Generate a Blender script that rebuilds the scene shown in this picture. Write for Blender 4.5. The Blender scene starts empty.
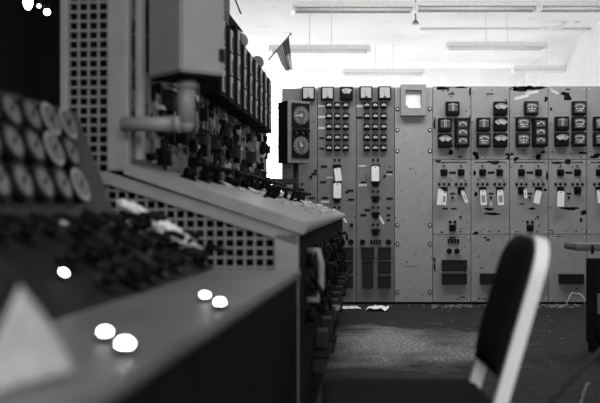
import bpy, bmesh, math, random
from mathutils import Vector, Matrix
random.seed(7)
S = bpy.context.scene
COL = S.collection
F, HY, H = 833.0, 208.0, 1.05          # focal length (px), horizon row, eye height (m)
def X(px, Y): return (px - 300.0) * Y / F
def Z(py, Y): return H - (py - HY) * Y / F
R = math.radians

# ------------------------------------------------------------------ materials
def mat(name, v, rough=0.6, metal=0.0, scale=30.0, amp=0.12, chips=None, bump=0.0, emit=0.0, spec=0.5, coord='Object'):
    m = bpy.data.materials.new(name); m.use_nodes = True
    nt = m.node_tree; b = nt.nodes['Principled BSDF']
    b.inputs['Roughness'].default_value = rough; b.inputs['Metallic'].default_value = metal
    b.inputs['Specular IOR Level'].default_value = spec
    tc = nt.nodes.new('ShaderNodeTexCoord')
    n = nt.nodes.new('ShaderNodeTexNoise'); n.inputs['Scale'].default_value = scale; n.inputs['Detail'].default_value = 6
    nt.links.new(tc.outputs[coord], n.inputs['Vector'])
    r = nt.nodes.new('ShaderNodeValToRGB')
    lo, hi = v * (1 - amp), min(1, v * (1 + amp))
    r.color_ramp.elements[0].color = (lo, lo, lo, 1); r.color_ramp.elements[0].position = .3
    r.color_ramp.elements[1].color = (hi, hi, hi, 1); r.color_ramp.elements[1].position = .7
    nt.links.new(n.outputs['Fac'], r.inputs['Fac'])
    out = r.outputs['Color']
    for (cs, thr, cv, stretch) in (chips or []):
        mp = nt.nodes.new('ShaderNodeMapping'); mp.inputs['Scale'].default_value = stretch
        nt.links.new(tc.outputs[coord], mp.inputs['Vector'])
        n2 = nt.nodes.new('ShaderNodeTexNoise'); n2.inputs['Scale'].default_value = cs; n2.inputs['Detail'].default_value = 4
        nt.links.new(mp.outputs['Vector'], n2.inputs['Vector'])
        r2 = nt.nodes.new('ShaderNodeValToRGB')
        r2.color_ramp.elements[0].position = thr; r2.color_ramp.elements[0].color = (0, 0, 0, 1)
        r2.color_ramp.elements[1].position = thr + .02; r2.color_ramp.elements[1].color = (1, 1, 1, 1)
        nt.links.new(n2.outputs['Fac'], r2.inputs['Fac'])
        mx = nt.nodes.new('ShaderNodeMix'); mx.data_type = 'RGBA'
        nt.links.new(r2.outputs['Color'], mx.inputs['Factor']); nt.links.new(out, mx.inputs['A'])
        mx.inputs['B'].default_value = (cv, cv, cv, 1); out = mx.outputs['Result']
    nt.links.new(out, b.inputs['Base Color'])
    if bump:
        bp = nt.nodes.new('ShaderNodeBump'); bp.inputs['Strength'].default_value = bump; bp.inputs['Distance'].default_value = .02
        nt.links.new(n.outputs['Fac'], bp.inputs['Height']); nt.links.new(bp.outputs['Normal'], b.inputs['Normal'])
    if emit:
        b.inputs['Emission Color'].default_value = (1, 1, 1, 1); b.inputs['Emission Strength'].default_value = emit
    return m
ONE = (1, 1, 1)
M = dict(
    panel=mat('panel_paint', .25, .5, scale=9, amp=.10, chips=[(16, .70, .05, ONE), (45, .72, .03, ONE)]),
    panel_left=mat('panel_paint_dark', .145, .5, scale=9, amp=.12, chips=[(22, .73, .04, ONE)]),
    panel_pale=mat('panel_paint_pale', .28, .45, scale=12, amp=.07, chips=[(30, .735, .05, ONE)]),
    black=mat('black_bakelite', .004, .5, spec=.12), dark=mat('dark_steel', .02, .6, spec=.25), dull_black=mat('dull_black_interior', .006, .9, spec=.1),  # last one: plain dull black for interiors, undersides, recorders and dark marks
    dial=mat('meter_dial_pale', .40, .5, scale=60, amp=.1), dial_grey=mat('meter_dial_grey', .06, .5, scale=60, amp=.3),
    dial_mid=mat('gauge_face_grey', .085, .4, scale=60, amp=.15),
    white=mat('white_paper', .78, .8, amp=.04), pale=mat('pale_plate', .55, .6, amp=.15),
    steel=mat('bright_steel', .7, .3, .5, amp=.06), frame=mat('pale_frame_enamel', .85, .35, amp=.03), bench=mat('bench_grey_paint', .27, .45, scale=8, amp=.12, chips=[(25, .74, .04, ONE)]),
    bench_dark=mat('bench_shaded_front', .008, .8, scale=8, amp=.3, spec=.06), grid=mat('perforated_screen_paint', .20, .5), relay=mat('relay_case', .009, .5, scale=40, amp=.5, spec=.3),  # bench_dark: unlit look of the fronts put into a near-black colour
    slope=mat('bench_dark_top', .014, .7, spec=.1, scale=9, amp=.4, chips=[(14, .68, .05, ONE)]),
    ledge=mat('writing_ledge_top', .12, .5, scale=4, amp=.25, chips=[(7, .68, .07, ONE)]),
    gpanel=mat('gauge_panel_paint', .04, .6, amp=.3, spec=.2),
    peel=mat('peeling_board_paint', .14, .7, scale=7, amp=.4, chips=[(10, .55, .012, (1, .6, 1)), (19, .62, .34, (1, .6, .8)), (34, .60, .008, (1, .5, 1))]),
    box=mat('junction_box_paint', .27, .45, scale=10, amp=.06, chips=[(24, .77, .04, ONE)]),
    floor=mat('worn_concrete_floor', .016, .8, scale=9, amp=.6, chips=[(24, .66, .085, (1, 2, 1)), (50, .66, .12, ONE)], bump=.5, spec=.25),
    ceil=mat('ceiling_white', .82, .9, scale=1.2, amp=.05, chips=[(1.6, .70, .45, (.5, 4, 1)), (5, .72, .4, (.4, 3, 1))]),
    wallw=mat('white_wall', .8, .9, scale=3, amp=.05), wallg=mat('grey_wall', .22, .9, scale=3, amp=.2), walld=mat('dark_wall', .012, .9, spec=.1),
    fix=mat('fixture_enamel', .88, .5), tube=mat('fluorescent_tube', .85, .3),
    lamp=mat('glint_lens_glow', .9, .3, emit=26), glow_blob=mat('glint_blob_glow', .9, .3, emit=7),  # emission stands in for glints on the near bench and at top left
    pane=mat('daylight_pane', .9, .3, emit=4), uph=mat('dark_upholstery', .008, .9, scale=120, amp=.3, spec=.08),
    strip=mat('recorder_scale', .5, .4), cover=mat('lamp_cap_grey', .34, .5),
    stripe=mat('flag_dark_stripe', .28, .8), flagw=mat('flag_pale_stripe', .88, .8), canton=mat('flag_dark_field', .16, .8),
    table=mat('table_edge_metal', .13, .4, amp=.2),
)
def pale_floor_patch():  # mixes a paler speckled patch into the floor colour
    m = M['floor']; nt = m.node_tree
    b = nt.nodes['Principled BSDF']; src = b.inputs['Base Color'].links[0].from_socket
    tc = nt.nodes.new('ShaderNodeTexCoord'); mp = nt.nodes.new('ShaderNodeMapping')
    mp.inputs['Location'].default_value = (-.74, -6.4, 0); mp.vector_type = 'POINT'
    nt.links.new(tc.outputs['Object'], mp.inputs['Vector'])
    nz = nt.nodes.new('ShaderNodeTexNoise'); nz.inputs['Scale'].default_value = 2.2; nz.inputs['Detail'].default_value = 5
    nt.links.new(tc.outputs['Object'], nz.inputs['Vector'])
    ln = nt.nodes.new('ShaderNodeVectorMath'); ln.operation = 'LENGTH'
    sc = nt.nodes.new('ShaderNodeVectorMath'); sc.operation = 'MULTIPLY'; sc.inputs[1].default_value = (.8, .75, 1)
    nt.links.new(mp.outputs['Vector'], sc.inputs[0]); nt.links.new(sc.outputs['Vector'], ln.inputs[0])
    ad = nt.nodes.new('ShaderNodeMath'); ad.operation = 'MULTIPLY_ADD'; ad.inputs[1].default_value = 1.6
    nt.links.new(nz.outputs['Fac'], ad.inputs[0]); nt.links.new(ln.outputs['Value'], ad.inputs[2])
    r = nt.nodes.new('ShaderNodeValToRGB')
    r.color_ramp.elements[0].position = .95; r.color_ramp.elements[0].color = (1, 1, 1, 1)
    r.color_ramp.elements[1].position = 1.0; r.color_ramp.elements[1].color = (0, 0, 0, 1)
    dv = nt.nodes.new('ShaderNodeMath'); dv.operation = 'MULTIPLY'; dv.inputs[1].default_value = .62
    nt.links.new(ad.outputs['Value'], dv.inputs[0]); 
    r.color_ramp.elements[0].position = .62; r.color_ramp.elements[1].position = 1.0
    nt.links.new(dv.outputs['Value'], r.inputs['Fac'])
    n3 = nt.nodes.new('ShaderNodeTexNoise'); n3.inputs['Scale'].default_value = 40; n3.inputs['Detail'].default_value = 6
    nt.links.new(tc.outputs['Object'], n3.inputs['Vector'])
    r3 = nt.nodes.new('ShaderNodeValToRGB'); r3.color_ramp.elements[0].color = (.05, .05, .05, 1); r3.color_ramp.elements[1].color = (.42, .42, .42, 1)
    r3.color_ramp.elements[0].position = .35; r3.color_ramp.elements[1].position = .7
    nt.links.new(n3.outputs['Fac'], r3.inputs['Fac'])
    mx = nt.nodes.new('ShaderNodeMix'); mx.data_type = 'RGBA'
    nt.links.new(r.outputs['Color'], mx.inputs['Factor']); nt.links.new(src, mx.inputs['A']); nt.links.new(r3.outputs['Color'], mx.inputs['B'])
    nt.links.new(mx.outputs['Result'], b.inputs['Base Color'])
pale_floor_patch()

# ------------------------------------------------------------------ mesh helpers
class B:
    def __init__(s): s.bm = bmesh.new()
    def mark(s, f, m):
        for q in f: q.material_index = m
    def box(s, x0, x1, y0, y1, z0, z1, m=0, bev=0.0):
        r = bmesh.ops.create_cube(s.bm, size=1); vs = r['verts']
        bmesh.ops.scale(s.bm, vec=(x1 - x0, y1 - y0, z1 - z0), verts=vs)
        bmesh.ops.translate(s.bm, vec=((x0 + x1) / 2, (y0 + y1) / 2, (z0 + z1) / 2), verts=vs)
        s.mark({f for v in vs for f in v.link_faces}, m)
        if bev:
            e = list({e for v in vs for e in v.link_edges})
            q = bmesh.ops.bevel(s.bm, geom=e, offset=bev, segments=2, affect='EDGES', profile=.6)
            s.mark(q['faces'], m)
        return s
    def cyl(s, a, b, r0, r1=None, m=0, n=20):
        a, b = Vector(a), Vector(b); d = b - a
        q = bmesh.ops.create_cone(s.bm, cap_ends=True, segments=n, radius1=r0, radius2=r0 if r1 is None else r1, depth=d.length)
        M4 = Matrix.Translation((a + b) / 2) @ d.to_track_quat('Z', 'Y').to_matrix().to_4x4()
        bmesh.ops.transform(s.bm, matrix=M4, verts=q['verts'])
        fs = {f for v in q['verts'] for f in v.link_faces}; s.mark(fs, m)
        for f in fs:
            if len(f.verts) == 4: f.smooth = True
        return s
    def ball(s, c, r, m=0, sc=(1, 1, 1), n=14):
        q = bmesh.ops.create_uvsphere(s.bm, u_segments=n, v_segments=max(6, n // 2), radius=r)
        bmesh.ops.scale(s.bm, vec=sc, verts=q['verts']); bmesh.ops.translate(s.bm, vec=c, verts=q['verts'])
        fs = {f for v in q['verts'] for f in v.link_faces}; s.mark(fs, m)
        for f in fs: f.smooth = True
        return s
    def tube(s, pts, r, m=0, n=10):
        pts = [Vector(p) for p in pts]; rings = []
        for i, p in enumerate(pts):
            d = (pts[min(i + 1, len(pts) - 1)] - pts[max(i - 1, 0)]).normalized()
            q = d.to_track_quat('Z', 'Y')
            rings.append([s.bm.verts.new(p + q @ Vector((r * math.cos(t * 2 * math.pi / n), r * math.sin(t * 2 * math.pi / n), 0))) for t in range(n)])
        # align the rings so that the skin does not twist
        for i in range(1, len(rings)):
            a = rings[i - 1]; b = rings[i]
            k = min(range(n), key=lambda k: sum((a[t].co - b[(t + k) % n].co).length for t in range(n)))
            rings[i] = [b[(t + k) % n] for t in range(n)]
        for a, b in zip(rings, rings[1:]):
            for t in range(n):
                f = s.bm.faces.new((a[t], a[(t + 1) % n], b[(t + 1) % n], b[t])); f.material_index = m; f.smooth = True
        for rg in (rings[0][::-1], rings[-1]):
            f = s.bm.faces.new(rg); f.material_index = m
        return s
    def prism(s, poly, axis, a, b, m=0):
        """poly: 2-D outline; axis 'y' extrudes an (x,z) outline along y, 'x' a (y,z) one, 'z' an (x,y) one."""
        def p3(p, t): return {'y': (p[0], t, p[1]), 'x': (t, p[0], p[1]), 'z': (p[0], p[1], t)}[axis]
        A = [s.bm.verts.new(p3(p, a)) for p in poly]; C = [s.bm.verts.new(p3(p, b)) for p in poly]
        n = len(poly); fs = [s.bm.faces.new(A), s.bm.faces.new(C[::-1])]
        for i in range(n): fs.append(s.bm.faces.new((A[i], A[(i + 1) % n], C[(i + 1) % n], C[i])))
        s.mark(fs, m); return s
    def mesh(s, name, mats):
        bmesh.ops.recalc_face_normals(s.bm, faces=s.bm.faces[:])
        me = bpy.data.meshes.new(name); s.bm.to_mesh(me); s.bm.free()
        for q in (mats if isinstance(mats, (list, tuple)) else [mats]): me.materials.append(M[q])
        return me
def link(name, me, parent=None, loc=(0, 0, 0)):
    o = bpy.data.objects.new(name, me); COL.objects.link(o); o.location = loc
    if parent: o.parent = parent
    return o
def obj(name, b, mats, parent=None, loc=(0, 0, 0)): return link(name, b.mesh(name, mats), parent, loc)
def tag(o, label, cat, group=None):
    o['label'] = label; o['category'] = cat
    if group: o['group'] = group
    return o
def thing(name, label, cat, loc=(0, 0, 0), rz=0, group=None):
    o = bpy.data.objects.new(name, None); COL.objects.link(o); o.location = loc; o.rotation_euler = (0, 0, rz)
    o.empty_display_size = .1
    return tag(o, label, cat, group)
def struct(name, b, mats):
    o = obj(name, b, mats); o['kind'] = 'structure'; return o
PROTO = {}
def put(key, parent, pos, n=None, u=None, scale=None, name=None):
    """link a copy of a shared part (with its sub-parts) at pos; it was drawn facing -y, turned here to face n with u up"""
    name0, me, subs = PROTO[key]
    o = link(name or name0, me, parent)
    if n is not None:
        n = Vector(n).normalized(); u = Vector(u).normalized(); y = -n; x = y.cross(u)
        m = Matrix((x, y, u)).transposed().to_4x4(); m.translation = pos; o.matrix_basis = m
    else: o.location = pos
    if scale: o.scale = scale
    for sn, sm in subs: link(sn, sm, o)
    return o

# ------------------------------------------------------------------ shared parts (face -y, origin on the surface they sit on)
def fan(b, cx, cz, r0, r1, a0, a1, y, m=0, n=14, t=.0015):
    pts = [(cx + r1 * math.cos(R(a0 + (a1 - a0) * i / n)), cz + r1 * math.sin(R(a0 + (a1 - a0) * i / n))) for i in range(n + 1)]
    if r0 > 0: pts += [(cx + r0 * math.cos(R(a1 - (a1 - a0) * i / n)), cz + r0 * math.sin(R(a1 - (a1 - a0) * i / n))) for i in range(n + 1)]
    else: pts.append((cx, cz))
    return b.prism(pts, 'y', y, y + t, m)
def bar(b, x0, z0, x1, z1, w, y, m=0, t=.0015):
    d = Vector((x1 - x0, z1 - z0)).normalized(); p = Vector((-d.y, d.x)) * w / 2
    return b.prism([(x0 + p.x, z0 + p.y), (x1 + p.x, z1 + p.y), (x1 - p.x, z1 - p.y), (x0 - p.x, z0 - p.y)], 'y', y, y + t, m)
def case(w, h, d):
    b = B(); b.box(-w / 2, w / 2, -d, 0, -h / 2, h / 2, bev=.008)
    b.box(-w / 2 + .008, w / 2 - .008, -d - .004, -d + .002, -h / 2 + .008, h / 2 - .008, bev=.003)
    return b.mesh('meter_case', 'black')
W, D_ = .142, .07
def dial_fan(face, na):
    d = B(); y = -D_ - .0055
    fan(d, 0, -.040, .030, .094, 42, 138, y, 0); fan(d, 0, -.040, .082, .086, 56, 124, y - .001, 1)
    for k in range(9): a = 56 + 68 * k / 8; bar(d, .084 * math.cos(R(a)), -.04 + .084 * math.sin(R(a)), .093 * math.cos(R(a)), -.04 + .093 * math.sin(R(a)), .003, y - .001, 1)
    fan(d, 0, -.045, 0, .044, 0, 180, y - .0025, 1)
    n = B(); bar(n, .03 * math.cos(R(na)), -.04 + .03 * math.sin(R(na)), .09 * math.cos(R(na)), -.04 + .09 * math.sin(R(na)), .005, y - .003)
    return d.mesh('dial', [face, 'black']), n.mesh('needle', 'black')
C1 = case(W, .15, D_)
for k, na in (('fan_a', 90), ('fan_b', 115), ('fan_c', 66)):
    d, n = dial_fan('dial', na); PROTO[k] = ('meter', C1, [('dial', d), ('needle', n)])
def dial_grey(na):
    d = B(); y = -D_ - .0055
    d.box(-.055, .055, y, y + .0015, -.05, .055, 0); fan(d, 0, -.035, .066, .072, 45, 135, y - .001, 1)
    for k in range(7): a = 48 + 84 * k / 6; bar(d, .07 * math.cos(R(a)), -.035 + .07 * math.sin(R(a)), .083 * math.cos(R(a)), -.035 + .083 * math.sin(R(a)), .005, y - .001, 1)
    for s in (-.03, 0, .03): d.box(s - .01, s + .01, y - .001, y, -.012, -.002, 1)
    d.box(-.03, .03, y - .001, y, -.035, -.028, 1)
    n = B(); bar(n, 0, -.03, .075 * math.cos(R(na)), -.035 + .075 * math.sin(R(na)), .006, y - .002)
    return d.mesh('dial', ['dial_grey', 'pale']), n.mesh('needle', 'pale')
for k, na in (('grey_a', 48), ('grey_b', 120), ('grey_c', 90)):
    d, n = dial_grey(na); PROTO[k] = ('meter', C1, [('dial', d), ('needle', n)])
def dial_center():
    d = B(); y = -D_ - .0055
    d.box(-.052, -.014, y, y + .0015, -.03, .05, 1); d.box(.014, .052, y, y + .0015, -.03, .05, 1)
    d.box(-.012, .012, y, y + .0015, -.03, .055, 0); fan(d, 0, -.04, .085, .09, 60, 120, y - .001, 0)
    n = B(); n.box(-.003, .003, y - .002, y, -.03, .04)
    return d.mesh('dial', ['dial', 'dial_grey']), n.mesh('needle', 'black')
d, n = dial_center(); PROTO['centre'] = ('meter', C1, [('dial', d), ('needle', n)])
CT = case(.15, .315, .09)
d = B()
for k in (-.09, 0, .09):
    y = -.0955
    d.box(-.05, .05, y, y + .0015, k - .034, k + .034, 1)
    fan(d, 0, k - .03, .044, .050, 30, 150, y - .001, 0)
    for q in (-.03, .03): d.ball((q, y, k - .002), .009, 0, (1, .3, 1), 8)
    d.box(-.012, .012, y - .001, y, k + .012, k + .022, 0)
PROTO['triple'] = ('triple_meter', CT, [('dial', d.mesh('dial', ['pale', 'dial_grey']))])
CP = case(.140, .145, .06)
d = B(); y = -.0655
d.box(-.055, .055, y, y + .0015, -.055, .058, 0, 0); fan(d, 0, -.055, 0, .02, 0, 180, y - .001, 1)
n = B(); bar(n, 0, -.04, -.012, .03, .003, y - .002)
PROTO['pale'] = ('square_meter', CP, [('dial', d.mesh('dial', ['dial', 'dial_grey'])), ('needle', n.mesh('needle', 'dark'))])
d = B(); fan(d, 0, -.052, .03, .105, 58, 122, y); fan(d, 0, -.05, 0, .05, 0, 180, y - .002, 1)
n = B(); bar(n, 0, -.02, -.02, .045, .004, y - .003)
PROTO['pale_fan'] = ('square_meter', CP, [('dial', d.mesh('dial', ['dial', 'black'])), ('needle', n.mesh('needle', 'black'))])
CS = case(.070, .072, .045)
d = B(); fan(d, 0, -.012, .0, .027, 8, 172, -.0505)
n = B(); bar(n, 0, -.012, .008, .012, .003, -.0525)
PROTO['small'] = ('small_meter', CS, [('dial', d.mesh('dial', 'dial')), ('needle', n.mesh('needle', 'black'))])
# rotary control switch: square escutcheon, round boss, winged handle
b = B(); b.box(-.036, .036, -.012, 0, -.04, .04, bev=.004); b.cyl((0, -.04, 0), (0, -.01, 0), .026)
hd = B(); hd.box(-.012, .012, -.075, -.04, -.034, .034, bev=.005); hd.box(-.03, .03, -.055, -.04, -.008, .008, bev=.003)
PROTO['switch'] = ('control_switch', b.mesh('control_switch', 'black'), [('handle', hd.mesh('handle', 'black'))])
b = B(); b.cyl((0, -.012, 0), (0, 0, 0), .02, m=0); b.cyl((0, -.03, 0), (0, -.012, 0), .015, .012, m=0)
PROTO['lamp'] = ('indicator_lamp', b.mesh('indicator_lamp', 'black'), [])
b = B(); b.cyl((0, -.008, 0), (0, 0, 0), .036); b.cyl((0, -.045, 0), (0, -.008, 0), .030, .027)
PROTO['knob'] = ('round_knob', b.mesh('round_knob', 'black'), [])
b = B(); b.box(-.033, .033, -.006, 0, -.011, .011)
PROTO['plate'] = ('nameplate', b.mesh('nameplate', 'black'), [])
b = B(); b.box(-.05, .05, -.004, 0, -.014, .014)
PROTO['white_plate'] = ('pale_nameplate', b.mesh('pale_nameplate', 'pale'), [])
b = B()
b.cyl((0, -.006, 0), (0, 0, 0), .022, m=1); b.cyl((0, -.012, 0), (0, -.006, 0), .0105, m=0)
PROTO['screw'] = ('screw', b.mesh('screw', ['steel', 'dark']), [])
b = B(); b.box(-.018, .018, -.02, 0, -.024, .024, bev=.003)
PROTO['button'] = ('push_button', b.mesh('push_button', 'black'), [])
def relay(w, h):
    b = B(); b.box(-w / 2, w / 2, -.05, 0, -h / 2, h / 2, bev=.005)
    n = max(4, int(w / .028))
    for i in range(n):
        x = -w / 2 + w * (i + .5) / n
        b.box(x - .006, x + .006, -.062, -.05, h / 2 - .03, h / 2 - .008, 1); b.box(x - .007, x + .007, -.058, -.05, -h / 2 + .012, h / 2 - .04, 0)
    return b.mesh('relay_block', ['relay', 'black'])
PROTO['relay'] = ('relay_block', relay(.27, .115), []); PROTO['relay_sq'] = ('relay_block', relay(.14, .13), []); PROTO['relay_tall'] = ('relay_block', relay(.12, .30), [])
# pistol-grip bench switch
b = B(); b.cyl((0, -.01, 0), (0, 0, 0), .033); b.cyl((0, -.04, 0), (0, -.01, 0), .016)
hd = B(); hd.tube([(0, -.04, 0), (0, -.062, .006), (0, -.075, -.016), (0, -.080, -.045)], .0115); hd.ball((0, -.08, -.048), .0135)
PROTO['pistol'] = ('bench_switch', b.mesh('bench_switch', 'black'), [('grip', hd.mesh('grip', 'black'))])
# round gauge
b = B(); b.cyl((0, -.03, 0), (0, 0, 0), .056, .052, n=32); b.cyl((0, -.034, 0), (0, -.03, 0), .052, .047, n=32)
d = B(); d.cyl((0, -.0355, 0), (0, -.034, 0), .041, n=32)
for k in range(11): a = 225 - 27 * k; bar(d, .033 * math.cos(R(a)), .033 * math.sin(R(a)), .041 * math.cos(R(a)), .041 * math.sin(R(a)), .003, -.0365, 1)
n = B(); bar(n, -.012, -.012, .028, .022, .005, -.0385); n.cyl((0, -.039, 0), (0, -.0355, 0), .006)
CG = b.mesh('round_gauge', 'black'); GD = d.mesh('dial', ['dial_mid', 'black']); GN = n.mesh('needle', 'black')
PROTO['gauge'] = ('round_gauge', CG, [('dial', GD), ('needle', GN)])
b = B(); b.cyl((0, -.03, 0), (0, 0, 0), .056, .052, n=32); b.cyl((0, -.034, 0), (0, -.03, 0), .054, .050, m=1, n=32)
PROTO['gauge_rim'] = ('round_gauge', b.mesh('round_gauge', ['black', 'bench']), [('dial', GD), ('needle', GN)])

# ------------------------------------------------------------------ the setting
XL, XR, Y0, Y1, ZC = -3.2, 4.6, -2.2, 17.0, 3.9
fl = B(); fl.box(XL, XR, Y0, Y1, -.12, 0); struct('floor', fl, 'floor')
c = B(); c.box(XL - .15, XR + .15, Y0 - .15, Y1 + .15, ZC, ZC + .15); struct('ceiling', c, 'ceil')
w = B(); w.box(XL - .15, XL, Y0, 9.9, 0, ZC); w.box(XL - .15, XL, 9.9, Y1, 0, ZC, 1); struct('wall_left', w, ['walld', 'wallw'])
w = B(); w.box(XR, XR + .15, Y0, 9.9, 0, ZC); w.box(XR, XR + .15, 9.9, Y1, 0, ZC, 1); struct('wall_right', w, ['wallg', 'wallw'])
w = B(); w.box(XL - .15, XR + .15, Y0 - .15, Y0, 0, ZC); struct('wall_front', w, 'walld')
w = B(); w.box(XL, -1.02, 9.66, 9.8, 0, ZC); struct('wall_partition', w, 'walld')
# rear wall with a tall window opening
w = B()
wx0, wx1, wz0, wz1 = -.98, -.05, .55, 3.84
w.box(XL, wx0, Y1, Y1 + .15, 0, ZC); w.box(wx1, XR, Y1, Y1 + .15, 0, ZC); w.box(wx0, wx1, Y1, Y1 + .15, 0, wz0); w.box(wx0, wx1, Y1, Y1 + .15, wz1, ZC)
struct('wall_rear', w, 'wallw')
w = B()
for x in (wx0 + .03, (wx0 + wx1) / 2, wx1 - .03): w.box(x - .025, x + .025, Y1 + .03, Y1 + .09, wz0, wz1)
for z in (wz0 + .03, 1.4, 2.3, 3.1, wz1 - .03): w.box(wx0, wx1, Y1 + .035, Y1 + .085, z - .025, z + .025)
wf = struct('window_1', w, 'wallw')
pn = B(); pn.box(wx0, wx1, Y1 + .095, Y1 + .10, wz0, wz1); o = obj('pane', pn, 'pane', wf); 

# ceiling fixtures: batten with two tubes, hung on rods
def fixture(x0, x1, py, Y, label, rods=True):
    a, c_ = X(x0, Y), X(x1, Y); z = Z(py, Y); L = c_ - a
    t = thing('fluorescent_light', label, 'ceiling light', ((a + c_) / 2, Y, z), 0, 'hanging fluorescent lights')
    b = B(); b.prism([(-.13, .0), (.13, .0), (.05, .07), (-.05, .07)], 'x', -L / 2, L / 2); obj('reflector', b, 'fix', t)
    for s in (-.06, .06):
        b = B(); b.cyl((-L / 2 + .03, s, -.022), (L / 2 - .03, s, -.022), .018, n=12); obj('tube', b, 'tube', t)
    for s in (-1, 1):
        b = B(); b.box(s * L / 2 - .015, s * L / 2 + .015, -.1, .1, -.045, .05); obj('end_cap', b, 'tube', t)
    for s in (-.1 * L, .12 * L):
        b = B(); b.cyl((s, 0, .068), (s, 0, ZC - z), .006, n=8); obj('hanger_rod', b, 'fix', t)
fixture(293, 413, 9, 10.2, 'long white fluorescent light at the top edge, farthest left of its nearest row')
fixture(416, 536, 8, 10.2, 'long white fluorescent light at the top edge, second in the nearest row')
fixture(539, 655, 8, 10.2, 'white fluorescent light cut by the top right corner of the photo')
fixture(270, 369, 50, 12.3, 'white fluorescent light hanging just behind the small flag')
fixture(447, 544, 47, 12.3, 'white fluorescent light in the middle row, over the right-hand panels')
fixture(343, 424, 73, 14.5, 'low far fluorescent light just above the paper holder frame')
fixture(513, 598, 70, 14.5, 'low far fluorescent light at right, just above the panel tops')
# conduits on the ceiling
def conduit(pts, r, label):
    b = B(); b.tube(pts, r, n=8); tag(obj('conduit', b, 'fix'), label, 'pipe')
yc = 13.2
conduit([(X(420, yc), yc, ZC - .02), (X(600, yc), yc, ZC - .02)], .02, 'thin straight conduit running across the white ceiling')
b = B(); yy = 10.6; xx = X(415.6, yy)
b.cyl((xx, yy, Z(20, yy)), (xx, yy, ZC), .008, n=8); b.cyl((xx, yy, Z(24, yy)), (xx, yy, Z(20, yy)), .05, .02, n=12)
t = tag(obj('lamp_socket', b, ['fix']), 'small dark lamp socket dangling from the ceiling on a thin rod', 'lamp holder'); t.data.materials[0] = M['cover']
yy = 12.8
conduit([(X(541, yy), yy, Z(28, yy)), (X(561, yy), yy, Z(27, yy)), (X(574, yy), yy, Z(14.5, yy)), (X(574, yy), yy, ZC)], .028, 'bent white conduit stub hanging from the ceiling at right')
b = B(); b.cyl((X(576, yy), yy - .05, Z(23, yy)), (X(576, yy), yy - .05, Z(20, yy)), .04, .02, n=12)
b.cyl((X(576, yy), yy - .05, Z(20, yy)), (X(576, yy), yy - .05, ZC), .006, n=8)
o = tag(obj('lamp_socket', b, 'cover'), 'small dark lamp socket beside the bent ceiling conduit', 'lamp holder')

# ------------------------------------------------------------------ control panels along the back
D = 9.1
ZT = Z(87, D); ZB = Z(302, D)
def blob(b, cx, cz, rx, rz, m, w, y=-.0016, n=11):
    pts = []
    for i in range(n):
        a = 2 * math.pi * i / n; k = random.uniform(.55, 1.15)
        pts.append((max(-w, min(w, cx + rx * k * math.cos(a))), cz + rz * k * math.sin(a)))
    b.prism(pts, 'y', y, .001, m)
class Panel:
    def __init__(s, x0, x1, label, paint, seams=(), top=87, chips=(), name='switchboard'):
        s.x0, s.x1 = X(x0, D), X(x1, D); s.xc = (s.x0 + s.x1) / 2; w = (s.x1 - s.x0) / 2 - .003
        s.zt = Z(top, D)
        s.t = thing(name, label, 'control panel', (s.xc, D, 0), 0, 'grey control panels along the back')
        b = B(); b.box(-w, w, .014, .5, ZB, s.zt - .01); obj('cabinet', b, 'dark', s.t)
        b = B(); b.box(-w - .002, w + .002, .03, .5, 0, ZB); obj('plinth', b, 'dull_black', s.t)
        zs = [ZB] + sorted(Z(q, D) for q in seams) + [s.zt]
        for a, c_ in zip(zs, zs[1:]):
            b = B(); b.box(-w, w, 0, .014, a + (.003 if a > ZB else 0), c_ - .003, 0, bev=.002)
            for (px, py, rx, rz, dk) in chips:
                if a < Z(py, D) < c_: blob(b, X(px, D) - s.xc, Z(py, D), rx * D / F, rz * D / F, 1 if dk else 2, w)
            if seams:
                for k in range(16):
                    pz = random.choice((c_, a, a, c_)) + random.gauss(0, .035) if k < 9 else random.uniform(a, c_)
                    if a + .02 < pz < c_ - .01: blob(b, random.uniform(-w, w), pz, random.uniform(.006, .035 if k < 9 else .012), random.uniform(.004, .014), 1, w)
                for xx in (-w + .025, w - .025):
                    for zz in (a + .03, c_ - .03): b.cyl((xx, -.004, zz), (xx, .001, zz), .007, m=2, n=8)
            else:
                for k in range(14): blob(b, random.uniform(-w, w), random.uniform(a, c_), random.uniform(.003, .014), random.uniform(.003, .01), 1, w)
            obj('faceplate', b, [paint, 'dull_black', 'pale'], s.t)
    def put(s, key, px, py, scale=None, name=None):
        return put(key, s.t, (X(px, D) - s.xc, 0, Z(py, D)), scale=scale, name=name)
    def rect(s, name, m, px, py, w, h, d=.004, label=None, ang=0):
        b = B(); w *= D / F; h *= D / F; b.box(-w / 2, w / 2, -d, 0, -h / 2, h / 2)
        o = obj(name, b, m, s.t, (X(px, D) - s.xc, 0, Z(py, D))); o.rotation_euler = (0, R(ang), 0)
        if label: o['label'] = label
        return o
    def screws(s, ys, inset=2.6):
        for py in ys:
            for px in (s.x0, s.x1):
                q = px + (inset if px == s.x0 else -inset) * D / F
                put('screw', s.t, (q - s.xc, 0, Z(py, D)))
RB = (159.4, 234.5)
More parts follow.
